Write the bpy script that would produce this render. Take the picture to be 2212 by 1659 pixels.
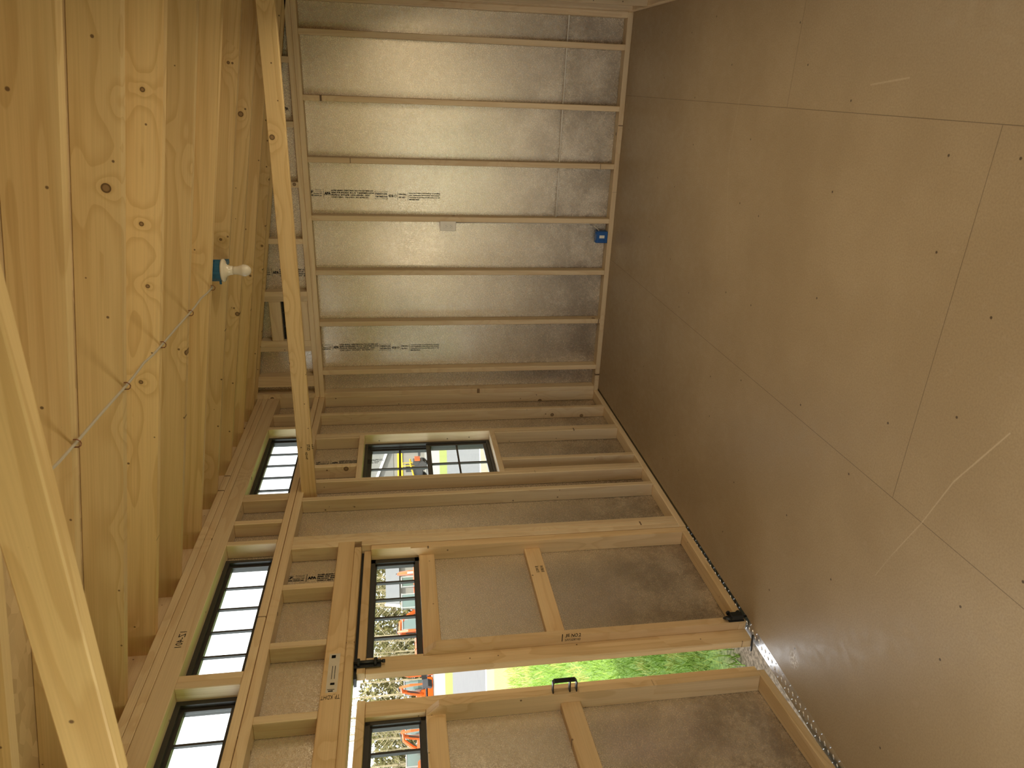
import bpy, bmesh, math, random
from mathutils import Vector, Matrix
random.seed(7)
scene = bpy.context.scene
for o in list(bpy.data.objects):
    bpy.data.objects.remove(o)
COL = scene.collection

# ------------------------------------------------------------------ camera (phone held on its side: the world's up points to picture left)
YAW, PITCH, ROLL, FPX = -0.4111, 0.1535, -0.0248, 1512.95
CAM = Vector((2.3916, -5.3111, 1.6462))
cy, sy, cp, sp = math.cos(YAW), math.sin(YAW), math.cos(PITCH), math.sin(PITCH)
fw = Vector((sy*cp, cy*cp, -sp)); r_ = Vector((cy, -sy, 0)); u_ = r_.cross(fw)
cr, sr = math.cos(ROLL), math.sin(ROLL)
r2 = cr*r_ + sr*u_; u2 = -sr*r_ + cr*u_
cx_, cy_, cz_ = -u2, r2, -fw
cam_d = bpy.data.cameras.new('camera'); cam = bpy.data.objects.new('camera', cam_d); COL.objects.link(cam)
m = Matrix.Identity(4)
for i in range(3):
    m[i][0], m[i][1], m[i][2], m[i][3] = cx_[i], cy_[i], cz_[i], CAM[i]
cam.matrix_world = m
cam_d.sensor_fit = 'HORIZONTAL'; cam_d.sensor_width = 36.0; cam_d.lens = FPX/2212*36.0
cam_d.clip_start = .05; cam_d.clip_end = 500
cam_d.dof.use_dof = True; cam_d.dof.focus_distance = 4.6; cam_d.dof.aperture_fstop = 7.5
scene.camera = cam

# ------------------------------------------------------------------ light and exposure
W = bpy.data.worlds.new('world'); scene.world = W; W.use_nodes = True
bg = W.node_tree.nodes['Background']
bg.inputs['Color'].default_value = (0.93, 0.97, 1.0, 1); bg.inputs['Strength'].default_value = .52
def lamp(name, kind, loc, rot, energy, color=(1, 1, 1), **kw):
    d = bpy.data.lights.new(name, kind); d.energy = energy; d.color = color
    for k, v in kw.items(): setattr(d, k, v)
    o = bpy.data.objects.new(name, d); COL.objects.link(o); o.location = loc
    o.rotation_euler = rot; return o
sun_dir = Vector((-0.50, 0.42, -0.78)).normalized()      # travels away from the doors: the far yard is front-lit
s_ = lamp('sun', 'SUN', (0, 0, 20), (0, 0, 0), .95, (1, .93, .82), angle=.012)
s_.rotation_euler = sun_dir.to_track_quat('-Z', 'Y').to_euler()
def portal(name, loc, direction, sx, sy_):
    o = lamp(name, 'AREA', loc, (0, 0, 0), 1, shape='RECTANGLE', size=sx, size_y=sy_)
    o.data.cycles.is_portal = True
    o.rotation_euler = Vector(direction).to_track_quat('-Z', 'Z').to_euler()
P_ = (1, 0, 0); XWIN = 2.868
portal('portal_window', (-.2, -.983, 1.48), P_, .62, .95)
portal('portal_window_near', (-.2, -4.87, 1.48), P_, .62, .95)
portal('portal_doors', (-.2, -2.926, .95), P_, 1.86, 1.95)
for yy in (-.988, -2.43, -3.38, -4.865):
    portal('portal_transom', (-.2, yy, 2.497), P_, .90, .29)
rear_fill = lamp('rear_fill_lamp', 'AREA', (1.10, -6.02, 1.0), (0, 0, 0), .7, (1, .86, .62), shape='RECTANGLE', size=1.56, size_y=1.56)  # added fill lamp behind the viewer, brightens the room
rear_fill.rotation_euler = Vector((0, 1, 0)).to_track_quat('-Z', 'Z').to_euler()
for yy, en in ((-1.75, 2.45), (-3.35, 2.8), (-4.95, .7)):  # added fill lamps along the right wall, no opening behind them
    side_fill = lamp('side_fill_lamp', 'AREA', (XWIN, yy, 1.35), (0, 0, 0), en, (1, .82, .54), shape='RECTANGLE', size=1.15, size_y=.95)
    side_fill.rotation_euler = Vector((-1, 0, -.25)).to_track_quat('-Z', 'Z').to_euler()
left_fill = lamp('left_fill_lamp', 'AREA', (-.02, -4.87, 1.48), (0, 0, 0), 4.0, (1, .88, .66), shape='RECTANGLE', size=.56, size_y=.86)  # added fill lamp over the unseen near window of the left wall
left_fill.rotation_euler = Vector((1, .25, .12)).to_track_quat('-Z', 'Z').to_euler()
scene.view_settings.view_transform = 'Standard'; scene.view_settings.look = 'None'
scene.view_settings.exposure = 2.85; scene.view_settings.gamma = 1.0
scene.view_settings.use_curve_mapping = False
scene.cycles.use_denoising = True
scene.cycles.max_bounces = 12; scene.cycles.diffuse_bounces = 9; scene.cycles.glossy_bounces = 3
scene.cycles.transparent_max_bounces = 12; scene.cycles.transmission_bounces = 2
scene.cycles.sample_clamp_indirect = 6.0
scene.cycles.caustics_reflective = False; scene.cycles.caustics_refractive = False

# ------------------------------------------------------------------ node helper
class T:
    def __init__(s, name):
        s.m = bpy.data.materials.new(name); s.m.use_nodes = True
        s.t = s.m.node_tree; s.n = s.t.nodes; s.bsdf = s.n['Principled BSDF']
    def put(s, sock, v):
        if isinstance(v, bpy.types.NodeSocket): s.t.links.new(v, sock)
        elif isinstance(v, (tuple, list)) and len(v) == 3 and len(sock.default_value) == 4: sock.default_value = (*v, 1)
        else: sock.default_value = v
    def math(s, op, a, b=0.0, c=None, clamp=False):
        n = s.n.new('ShaderNodeMath'); n.operation = op; n.use_clamp = clamp
        s.put(n.inputs[0], a); s.put(n.inputs[1], b)
        if c is not None: s.put(n.inputs[2], c)
        return n.outputs[0]
    def add(s, a, b): return s.math('ADD', a, b)
    def mul(s, a, b): return s.math('MULTIPLY', a, b)
    def sub(s, a, b): return s.math('SUBTRACT', a, b)
    def ss(s, x, lo, hi, a=0.0, b=1.0):
        n = s.n.new('ShaderNodeMapRange'); n.interpolation_type = 'SMOOTHSTEP'
        for i, v in enumerate((x, lo, hi, a, b)): s.put(n.inputs[i], v)
        return n.outputs[0]
    def comb(s, x, y, z):
        n = s.n.new('ShaderNodeCombineXYZ')
        for i, v in enumerate((x, y, z)): s.put(n.inputs[i], v)
        return n.outputs[0]
    def sep(s, v):
        n = s.n.new('ShaderNodeSeparateXYZ'); s.put(n.inputs[0], v); return n.outputs[:3]
    def noise(s, v, scale, detail=2, rough=.5, dist=0.0):
        n = s.n.new('ShaderNodeTexNoise'); s.put(n.inputs['Vector'], v)
        n.inputs['Scale'].default_value = scale; n.inputs['Detail'].default_value = detail
        n.inputs['Roughness'].default_value = rough; n.inputs['Distortion'].default_value = dist
        return n.outputs[0]
    def vor(s, v, scale, feature='F1', dim='3D', rnd=1.0):
        n = s.n.new('ShaderNodeTexVoronoi'); n.voronoi_dimensions = dim; n.feature = feature
        s.put(n.inputs['Vector'], v); n.inputs['Scale'].default_value = scale; n.inputs['Randomness'].default_value = rnd
        return n
    def mix(s, f, a, b, blend='MIX'):
        n = s.n.new('ShaderNodeMix'); n.data_type = 'RGBA'; n.blend_type = blend
        s.put(n.inputs[0], f); s.put(n.inputs[6], a); s.put(n.inputs[7], b); return n.outputs[2]
    def pos(s): return s.n.new('ShaderNodeNewGeometry').outputs['Position']
    def objc(s): return s.n.new('ShaderNodeTexCoord').outputs['Object']
    def attr(s, name):
        n = s.n.new('ShaderNodeAttribute'); n.attribute_name = name; return n.outputs['Vector']
    def rnd(s): return s.n.new('ShaderNodeObjectInfo').outputs['Random']
    def bump(s, h, strength=.3, dist=.002):
        n = s.n.new('ShaderNodeBump'); n.inputs['Strength'].default_value = strength
        n.inputs['Distance'].default_value = dist; s.put(n.inputs['Height'], h)
        s.t.links.new(n.outputs[0], s.bsdf.inputs['Normal'])
    def out(s, color=None, rough=None, metal=None, spec=None):
        if color is not None: s.put(s.bsdf.inputs['Base Color'], color)
        if rough is not None: s.put(s.bsdf.inputs['Roughness'], rough)
        if metal is not None: s.put(s.bsdf.inputs['Metallic'], metal)
        if spec is not None: s.put(s.bsdf.inputs['Specular IOR Level'], spec)
        return s.m

def flat(name, color, rough=.6, metal=0.0, spec=.5, var=.06, sc=25):
    t = T(name); n = t.noise(t.objc(), sc, 3)
    c = t.mix(t.ss(n, .3, .7, 0, var*3), color, tuple(x*.65 for x in color))
    return t.out(c, rough, metal, spec)

def wood_mat(name, base, late, red, knot_p=.60, ring_amt=.5, spec=.35):
    t = T(name); a, w, th = t.sep(t.attr('gc')); r = t.rnd()
    kv = t.vor(t.comb(a, w, 0.0), 2.7, dim='2D')
    d = t.math('DIVIDE', kv.outputs['Distance'], 2.7)
    kr, kg, kb = t.sep(kv.outputs['Color'])
    on = t.math('LESS_THAN', kr, knot_p)
    rad = t.math('MULTIPLY_ADD', kg, .011, .006)
    rad = t.mul(rad, on)
    kv2 = t.vor(t.comb(t.add(a, 9.3), w, 0.0), 6.0, dim='2D')
    d2 = t.math('DIVIDE', kv2.outputs['Distance'], 6.0); k2r, k2g, k2b = t.sep(kv2.outputs['Color'])
    rad2 = t.mul(t.math('MULTIPLY_ADD', k2g, .003, .0022), t.math('LESS_THAN', k2r, knot_p*.8))
    halo = t.mul(t.math('EXPONENT', t.mul(t.mul(d, -22.0), 1.0)), on)
    n1 = t.noise(t.comb(t.mul(a, .36), t.mul(w, 5.5), t.mul(th, 5.5)), 1.0, 2, .45)
    ring = t.add(t.mul(n1, 9.0), t.mul(halo, 3.4))
    fr = t.math('FRACT', ring)
    line = t.mul(t.ss(fr, .45, .93), t.ss(fr, 1.0, .94))
    n3 = t.noise(t.comb(t.mul(a, 2.5), t.mul(w, 190.0), t.mul(th, 190.0)), 1.0, 2, .6)
    n2 = t.noise(t.comb(t.mul(a, .35), t.mul(w, 6.0), t.mul(th, 6.0)), 1.7, 1)
    c = t.mix(t.mul(line, ring_amt), base, late)
    c = t.mix(t.ss(n2, .5, .75, 0, .55), c, red)
    c = t.mix(t.ss(n3, .35, .7, 0, .16), c, tuple(x*.62 for x in late))
    kfac = t.ss(t.sub(d, rad), .0012, -.0008); kedge = t.mul(kfac, t.ss(t.sub(d, t.mul(rad, .8)), -.004, .001))
    c = t.mix(t.mul(t.ss(t.sub(d, rad), .012, 0.0, 0, .30), on), c, late)
    c = t.mix(t.mul(kfac, .80), c, (.205, .115, .050))
    c = t.mix(t.mul(kedge, .75), c, (.07, .036, .016))
    kf2 = t.ss(t.sub(d2, rad2), .0015, -.0010)
    c = t.mix(t.mul(kf2, .85), c, (.10, .05, .022))
    val = t.math('MULTIPLY_ADD', r, .22, .88)
    c = t.mix(1.0, c, t.comb(val, val, val), 'MULTIPLY')
    t.bump(t.add(t.mul(n3, .6), t.mul(line, .5)), .12, .001)
    return t.out(c, .52, 0, spec)

PINE = wood_mat('pine_framing', (.80, .645, .425), (.66, .475, .27), (.73, .54, .33))
PINE_B = wood_mat('pine_rafter', (.73, .54, .275), (.55, .36, .15), (.66, .43, .19), .72, .5)
PINE_C = wood_mat('pine_door', (.74, .545, .31), (.56, .37, .17), (.67, .445, .23), .65)

def osb_mat(name, dirt=1.0):
    t = T(name); p = t.pos()
    big = t.noise(p, 1.6, 3, .6)
    f1 = t.noise(p, 34, 4, .65, 1.2)
    def ridge(v, lo=.0, hi=.16): return t.ss(t.math('ABSOLUTE', t.sub(v, .5)), hi, lo)
    fib = t.math('MAXIMUM', ridge(t.noise(p, 62, 2, .5, 1.2), 0, .045), ridge(t.noise(p, 118, 2, .5, 1.5), 0, .06))
    fine = t.noise(p, 210, 2, .6)
    x, y, z = t.sep(p)
    c = t.mix(t.ss(f1, .35, .65), (.74, .655, .535), (.80, .72, .595))
    c = t.mix(t.ss(fine, .4, .75, 0, .16), c, (.40, .35, .28))
    c = t.mix(t.mul(t.ss(big, .50, .75), .25), c, (.42, .36, .285))
    # scuffed, dirtier lower edge of the boards
    low = t.mul(t.ss(z, 1.25, .10, 0, .80*dirt), t.ss(t.add(t.mul(f1, .6), t.mul(t.noise(p, 5, 3), .4)), .36, .60))
    c = t.mix(low, c, (.25, .20, .14))
    c = t.mix(t.mul(fib, .10), c, (.88, .82, .71))
    h = t.add(t.mul(fib, .6), t.add(t.mul(f1, 1.2), t.mul(fine, .5)))
    t.bump(h, .24, .0012)
    return t.out(c, t.ss(fine, .3, .7, .20, .30), .64, .5)
OSB = osb_mat('silver_faced_strand_board')

def roof_mat():
    t = T('roof_sheathing_board'); p = t.pos(); v = t.vor(t.comb(t.mul(t.sep(p)[0], .5), t.sep(p)[1], t.sep(p)[2]), 28)
    c = t.mix(t.sep(v.outputs['Color'])[0], (.50, .36, .20), (.66, .50, .30))
    t.bump(v.outputs['Distance'], .3, .002); return t.out(c, .7)
ROOF = roof_mat()

def floor_mat():
    t = T('brown_floor_board'); p = t.pos(); x, y, z = t.sep(p)
    n1 = t.noise(p, 1.3, 4, .6); n2 = t.noise(p, 160, 2, .6); n3 = t.noise(t.comb(t.mul(x, 1.0), t.mul(y, .6), 0.0), 26, 4, .7)
    c = t.mix(t.ss(n1, .35, .7), (.335, .252, .150), (.395, .305, .190))
    c = t.mix(t.ss(n2, .3, .75, 0, .35), c, (.19, .128, .075))
    c = t.mix(t.ss(n3, .56, .72, 0, .28), c, (.42, .32, .22))
    def seam(v, at, wd=.0011): return t.ss(t.math('ABSOLUTE', t.sub(v, at)), wd*1.6, wd*.5)
    sm = seam(x, 2.338); sm = t.math('MAXIMUM', sm, seam(x, 1.135))
    gate = t.mul(t.math('GREATER_THAN', x, 1.135), t.math('LESS_THAN', x, 2.338))
    sm = t.math('MAXIMUM', sm, t.mul(seam(y, -3.486), gate))
    sm = t.math('MAXIMUM', sm, t.mul(seam(y, -2.31), t.math('GREATER_THAN', x, 2.338)))
    sm = t.math('MAXIMUM', sm, t.mul(seam(y, -4.7), t.math('LESS_THAN', x, 1.135)))
    c = t.mix(t.mul(sm, .75), c, (.07, .045, .025))
    # small fastener holes along joist lines and drips
    nv = t.vor(t.comb(x, y, 0.0), 2.3, dim='2D', rnd=.9)
    dd = t.math('DIVIDE', nv.outputs['Distance'], 2.3)
    c = t.mix(t.mul(t.ss(dd, .0055, .0035), .9), c, (.05, .03, .015))
    # scuff lines: segments a-b
    for (ax, ay, bx, by, wd, amt) in ((1.559, -3.824, 1.329, -3.70, .0024, .42), (1.329, -3.70, 1.132, -3.633, .002, .38), (1.132, -3.633, .945, -3.554, .0018, .32), (.945, -3.554, .826, -3.511, .0016, .26),
                                      (2.41, -1.85, 2.11, -1.825, .0018, .28), (2.11, -1.825, 1.847, -1.894, .0016, .22), (1.847, -1.894, 1.584, -1.992, .0014, .2), (2.433, -2.854, 2.456, -3.053, .003, .3)):
        L = math.hypot(bx-ax, by-ay); ux, uy = (bx-ax)/L, (by-ay)/L
        along = t.add(t.mul(t.sub(x, ax), ux), t.mul(t.sub(y, ay), uy))
        across = t.math('ABSOLUTE', t.add(t.mul(t.sub(x, ax), -uy), t.mul(t.sub(y, ay), ux)))
        across = t.add(across, t.mul(t.sub(t.noise(p, 14, 2), .5), .0022))
        mk = t.mul(t.ss(t.math('ABSOLUTE', across), wd*1.6, wd*.3), t.mul(t.math('GREATER_THAN', along, 0.0), t.math('LESS_THAN', along, L)))
        c = t.mix(t.mul(mk, amt), c, (.62, .50, .36))
    # pale chalky scuff near the doors
    px = t.sub(x, .135); py = t.sub(y, -3.21)
    rr = t.math('SQRT', t.add(t.mul(px, px), t.mul(py, py)))
    c = t.mix(t.mul(t.ss(rr, .05, .01), t.ss(t.noise(p, 90, 3), .45, .6)), c, (.75, .70, .62))
    t.bump(t.add(t.mul(n2, .5), n3), .12, .001)
    return t.out(c, t.ss(n3, .3, .7, .36, .50), 0, .5)
FLOOR = floor_mat()
DARKFR = flat('dark_bronze_frame', (.045, .042, .040), .35, 0, .5)
BLACKM = flat('black_powder_coat', (.018, .020, .020), .38, .2, .5)
STEEL = flat('staple_steel', (.22, .09, .05), .5, .6)
INK = flat('stamp_ink', (.008, .008, .009), .8, 0, .1)
BLUE = flat('blue_plastic', (.012, .10, .36), .4, 0, .5, .03)
BLUEG = flat('teal_blue_plastic', (.02, .12, .22), .45, 0, .5, .03)
WHITEP = flat('white_plastic', (.86, .83, .76), .35, 0, .5, .02)
PORC = flat('cream_porcelain', (.74, .68, .56), .16, 0, .6, .02)
BULBM = flat('frosted_bulb', (.70, .64, .54), .22, 0, .5, .02)
CABLE = flat('cable_jacket', (.50, .46, .38), .5, 0, .4, .03)
CABLEW = flat('white_cable_jacket', (.82, .80, .74), .45, 0, .5, .02)
PAPER = flat('label_paper', (.66, .60, .50), .6)
def glass_mat():
    t = T('window_glass'); n = t.n; tr = n.new('ShaderNodeBsdfTransparent'); gl = n.new('ShaderNodeBsdfGlossy')
    gl.inputs['Roughness'].default_value = .02; mx = n.new('ShaderNodeMixShader'); mx.inputs[0].default_value = .05
    tr.inputs[0].default_value = (.96, .98, .97, 1)
    t.t.links.new(tr.outputs[0], mx.inputs[1]); t.t.links.new(gl.outputs[0], mx.inputs[2])
    t.t.links.new(mx.outputs[0], n['Material Output'].inputs['Surface']); return t.m
GLASS = glass_mat()
def metal_mat():
    t = T('bright_tread_plate'); n = t.noise(t.pos(), 14, 3); n2 = t.noise(t.pos(), 120, 2)
    return t.out(t.mix(n, (.55, .55, .56), (.72, .72, .73)), t.ss(n2, .3, .7, .28, .42), 1.0)
PLATE = metal_mat()
def vent_mat():
    t = T('vent_metal'); return t.out((.60, .60, .50), .25, .9)
VENTM = vent_mat()

# ------------------------------------------------------------------ object helpers
def tag(o, label=None, cat=None, group=None, kind=None):
    for k, v in (('label', label), ('category', cat), ('group', group), ('kind', kind)):
        if v: o[k] = v
    return o
def link(name, me, parent=None, mat=None):
    o = bpy.data.objects.new(name, me); COL.objects.link(o)
    if mat and me: me.materials.append(mat)
    if parent is not None: o.parent = parent
    return o
def empty(name, loc=(0, 0, 0), rz=0.0, **kw):
    o = bpy.data.objects.new(name, None); COL.objects.link(o); o.location = loc; o.rotation_euler = (0, 0, rz)
    o.empty_display_size = .1
    return tag(o, **kw)
def loc_of(p):
    v = Vector((0, 0, 0))
    while p is not None: v += p.location; p = p.parent
    return v
class MB:
    """collects shapes into one mesh"""
    def __init__(s): s.bm = bmesh.new(); s.gc = s.bm.verts.layers.float_vector.new('gc')
    def box(s, lo, hi, axis=None, bev=0.0, M=None):
        lo = Vector(lo); hi = Vector(hi); d = hi-lo; c = (lo+hi)/2
        if axis is None: axis = max(range(3), key=lambda i: d[i])
        oth = sorted([i for i in range(3) if i != axis], key=lambda i: -d[i])
        r = bmesh.ops.create_cube(s.bm, size=1.0); vs = r['verts']
        for v in vs: v.co = Vector((v.co.x*d.x, v.co.y*d.y, v.co.z*d.z))
        if bev:
            es = list({e for v in vs for e in v.link_edges})
            rb = bmesh.ops.bevel(s.bm, geom=es, offset=bev, segments=1, affect='EDGES', profile=.5)
            vs = list({v for f in rb['faces'] for v in f.verts} | {v for v in vs if v.is_valid})
        off = Vector((random.uniform(0, 40), random.uniform(0, 40), random.uniform(0, 40)))
        for v in vs:
            v[s.gc] = Vector((v.co[axis], v.co[oth[0]], v.co[oth[1]])) + off
            v.co = v.co + c
            if M is not None: v.co = M @ v.co
        return vs
    def prism(s, pts, lo, hi, axis, gdir=0):
        """polygon pts in the two other axes (in order), extruded along axis"""
        oth = [i for i in range(3) if i != axis]; a = []; b = []
        off = Vector([random.uniform(0, 40) for _ in range(3)])
        for (p, q) in pts:
            for lst, h in ((a, lo), (b, hi)):
                co = [0, 0, 0]; co[oth[0]] = p; co[oth[1]] = q; co[axis] = h
                v = s.bm.verts.new(co); g = [gdir]+[i for i in range(3) if i != gdir]
                v[s.gc] = Vector((co[g[0]], co[g[1]], co[g[2]])) + off; lst.append(v)
        n = len(pts)
        s.bm.faces.new(a); s.bm.faces.new(b[::-1])
        for i in range(n): s.bm.faces.new((a[i], b[i], b[(i+1) % n], a[(i+1) % n]))
    def tube(s, pts, r, seg=8, caps=True):
        pts = [Vector(p) for p in pts]; rings = []
        rr = r if isinstance(r, (list, tuple)) else [r]*len(pts)
        up = Vector((0, 0, 1))
        for i, p in enumerate(pts):
            t = (pts[min(i+1, len(pts)-1)] - pts[max(i-1, 0)]).normalized()
            if abs(t.dot(up)) > .97: up = Vector((1, 0, 0)) if abs(t.x) < .9 else Vector((0, 1, 0))
            a = t.cross(up).normalized(); b = a.cross(t)
            rings.append([s.bm.verts.new(p + rr[i]*(math.cos(k*2*math.pi/seg)*a + math.sin(k*2*math.pi/seg)*b)) for k in range(seg)])
        for i in range(len(rings)-1):
            for k in range(seg):
                s.bm.faces.new((rings[i][k], rings[i][(k+1) % seg], rings[i+1][(k+1) % seg], rings[i+1][k]))
        if caps:
            s.bm.faces.new(rings[0][::-1]); s.bm.faces.new(rings[-1])
    def lathe(s, prof, c, seg=28):
        """prof: (radius, z) from top to bottom about the vertical through c"""
        rings = []
        for (r, z) in prof:
            if r < 1e-5: rings.append([s.bm.verts.new((c[0], c[1], c[2]+z))])
            else: rings.append([s.bm.verts.new((c[0]+r*math.cos(k*2*math.pi/seg), c[1]+r*math.sin(k*2*math.pi/seg), c[2]+z)) for k in range(seg)])
        for A, B in zip(rings, rings[1:]):
            for k in range(seg):
                k2 = (k+1) % seg
                if len(A) == 1 and len(B) == 1: break
                if len(A) == 1: s.bm.faces.new((A[0], B[k], B[k2]))
                elif len(B) == 1: s.bm.faces.new((A[k], B[0], A[k2]))
                else: s.bm.faces.new((A[k], B[k], B[k2], A[k2]))
    def quad(s, a, b, c, d):
        s.bm.faces.new([s.bm.verts.new(p) for p in (a, b, c, d)])
    def build(s, name, mat, parent=None, smooth=False, rel=True):
        bmesh.ops.recalc_face_normals(s.bm, faces=s.bm.faces[:])
        if rel and parent is not None:
            L = loc_of(parent)
            if L.length > 0: bmesh.ops.translate(s.bm, verts=s.bm.verts[:], vec=-L)
        me = bpy.data.meshes.new(name); s.bm.to_mesh(me); s.bm.free()
        if smooth:
            for p in me.polygons: p.use_smooth = True
        return link(name, me, parent, mat)
def board(name, lo, hi, mat, parent=None, axis=None, bev=.003):
    b = MB(); b.box(lo, hi, axis, bev); return b.build(name, mat, parent)

# ------------------------------------------------------------------ stamped lettering
def text_mesh(body, bold=False):
    c = bpy.data.curves.new('lettering', 'FONT'); c.body = body; c.size = 1.0; c.resolution_u = 2
    if bold: c.offset = .065 if bold is True else bold
    o = bpy.data.objects.new('lettering', c); COL.objects.link(o)
    dg = bpy.context.evaluated_depsgraph_get(); dg.update()
    me = bpy.data.meshes.new_from_object(o.evaluated_get(dg))
    bpy.data.objects.remove(o); bpy.data.curves.remove(c)
    return me
def stamp(name, items, origin, ax, ay, parent, mat=None):
    """items: ('t', text, x, y, w, h, bold) or ('r', x, y, w, h); drawn in the plane origin + ax, ay"""
    origin, ax, ay = Vector(origin), Vector(ax).normalized(), Vector(ay).normalized(); bm = bmesh.new()
    for it in items:
        if it[0] == 't':
            me = text_mesh(it[1], it[6] if len(it) > 6 else False)
            xs = [v.co.x for v in me.vertices]; ys = [v.co.y for v in me.vertices]
            x0, x1, y0, y1 = min(xs), max(xs), min(ys), max(ys)
            vm = [bm.verts.new(origin + ax*(it[2]+(v.co.x-x0)/(x1-x0)*it[4]) + ay*(it[3]+(v.co.y-y0)/(y1-y0)*it[5])) for v in me.vertices]
            for p in me.polygons:
                try: bm.faces.new([vm[i] for i in p.vertices])
                except ValueError: pass
            bpy.data.meshes.remove(me)
        elif it[0] == 'r':
            _, x, y, w, h = it
            bm.faces.new([bm.verts.new(origin + ax*(x+i*w) + ay*(y+j*h)) for i, j in ((0, 0), (1, 0), (1, 1), (0, 1))])
        else:
            _, x, y, r = it
            for k in range(20):
                a0, a1 = k*math.pi/10, (k+1)*math.pi/10
                bm.faces.new([bm.verts.new(origin + ax*(x+q*math.cos(w)) + ay*(y+q*math.sin(w))) for q, w in ((r, a0), (r, a1), (r*.8, a1), (r*.8, a0))])
    if parent is not None: bmesh.ops.translate(bm, verts=bm.verts[:], vec=-loc_of(parent))
    me = bpy.data.meshes.new(name); bm.to_mesh(me); bm.free()
    return link(name, me, parent, mat or INK)
def board_stamp(limit=9e9):
    K = .000456; it = []
    def t(s, x0, x1, y0, y1, b=False): it.append(('t', s, (x0-75)*K, -(y1-145)*K, (x1-x0)*K, (y1-y0)*K, b))
    def r(x0, x1, y0, y1): it.append(('r', (x0-75)*K, -(y1-145)*K, (x1-x0)*K, (y1-y0)*K))
    t('LP', 80, 130, 100, 145, True); r(75, 135, 85, 89); r(133, 137, 85, 155); r(75, 135, 165, 182)
    for i, s in enumerate(('SmartSide', 'Strand Siding', 'Roxton, WI', 'MADE IN USA')): t(s, 165 if i < 2 else 145, 265, 78+30*i, 98+30*i, i > 1)
    r(290, 296, 70, 205); t('APA', 305, 405, 118, 168, True)
    for i, (s, e) in enumerate((('RATED SIDING / SHEATHING 16oc 7/16 CAT PERF-CAT', 1078), ('SIZED FOR SPACING  PS 2-18   THICKNESS 0.418 IN', 1088),
                           ('PR-N124  SW-LINE  HUD-UM-40c  15/32', 1020), ('CCMC-11826-L   CSA-O437.0   EXT BOND O-2', 998))): t(s, 415, e, 82+35*i, 106+35*i, True)
    r(1105, 1298, 99, 104); r(1105, 1298, 211, 216); t('STRENGTH AXIS', 1105, 1298, 122, 150, True); t('THIS DIRECTION', 1105, 1302, 166, 194, True)
    for yy in (101.5, 213.5):
        r(1100, 1112, yy-7, yy+7); r(1290, 1302, yy-7, yy+7)
    t('416', 1315, 1398, 140, 188, True); it.append(('c', (1428-75)*K, -(164-145)*K, 24*K)); r(1410, 1446, 155, 160); r(1410, 1446, 168, 173)
    r(1461, 1465, 98, 230); t('OPEN WALL', 1480, 1610, 127, 152, True); t('USE ONLY', 1480, 1595, 174, 199, True)
    r(1630, 1635, 98, 232); r(1635, 1645, 98, 101); r(1635, 1645, 229, 232)
    for i, (s, e) in enumerate((('Important! Before purchasing or installing,', 2160), ('read Application Instructions and Limited', 2145),
                           ('Warranty at LPCorp.com/literature or call', 2150), ('888-820-0325', 1815))): t(s, 1648, e, 110+33*i, 132+33*i, True)
    return [i for i in it if (i[2] if i[0] == 't' else i[1]) < limit]

# ------------------------------------------------------------------ SHELL
XR, YF, YB = 2.875, 0.0, -5.86              # right wall face, far wall face, rear wall face
floor = tag(board('floor', (0.016, YB-.089, -.022), (XR+.089, YF+.089, 0), FLOOR, bev=0), 'brown scuffed sheet flooring with fine seams', None, None, 'structure')
b = MB(); b.box((-.055, YB-.1, -.24), (XR+.1, YF+.1, -.0225)); b.build('trim_1', flat('treated_joists', (.30, .25, .14), .8))['kind'] = 'structure'

RZ = lambda X, z0=2.801: z0 - .163*X
# --- far wall
wb = empty('wall_back', (1.4, .05, 0), kind='structure', label='far wall of bare studs over silver-faced boards')
b = MB(); b.prism([(-.1, -.2), (XR+.1, -.2), (XR+.1, RZ(XR+.1)+.13), (-.1, RZ(-.1)+.13)], .089, .101, 1); b.build('sheathing', OSB, wb)
board('bottom_plate', (0, 0, 0), (XR, .089, .038), PINE, wb)
board('top_plate', (0, 0, 2.278), (XR, .089, 2.316), PINE, wb); board('top_plate', (0, 0, 2.317), (XR, .089, 2.354), PINE, wb)
x0 = .2128
for k in range(7):
    xc = x0 + .4064*k
    board('stud', (xc-.019, 0, .038), (xc+.019, .089, 2.278), PINE, wb)
board('stud', (XR-.038, 0, .038), (XR, .089, 2.278), PINE, wb)
board('stud', (0.0, 0, .038), (.038, .089, 2.278), PINE, wb)
def gstud(xa, xb, za=2.354):
    b = MB(); b.prism([(xa, za), (xb, za), (xb, RZ(xb)+.0), (xa, RZ(xa)+.0)], 0, .089, 1, 2); return b.build('gable_stud', PINE, wb)
for xa, xb in ((0, .038), (.10, .19), (.40, .438), (.439, .487), (.803, .841), (.842, .88), (1.24, 1.278), (1.645, 1.683), (2.05, 2.088), (2.457, 2.495)): gstud(xa, xb)
board('vent_header', (.487, .0, 2.555), (.803, .038, 2.640), PINE, wb, 0)
board('vent_sill', (.487, .0, 2.356), (.803, .038, 2.43), PINE, wb, 0)
vt = empty('louvre_vent', (0, 0, 0)); vt.parent = wb; vt.location = Vector((.645, .06, 2.43)) - wb.location
b = MB()
b.box((.487, .045, 2.43), (.803, .085, 2.434)); b.box((.487, .045, 2.551), (.803, .085, 2.555)); b.box((.487, .045, 2.43), (.491, .085, 2.555)); b.box((.799, .045, 2.43), (.803, .085, 2.555))
for xx in (.585, .695): b.box((xx, .05, 2.43), (xx+.012, .08, 2.555))
f = b.build('vent_frame', DARKFR, vt); 
for k in range(6):
    b = MB(); z = 2.445+k*.019; M = Matrix.Translation((.645, .065, z)) @ Matrix.Rotation(.6, 4, 'X')
    b.box((-.155, -.014, -.0015), (.155, .014, .0015), M=M); b.build('slat', VENTM, vt)
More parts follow.
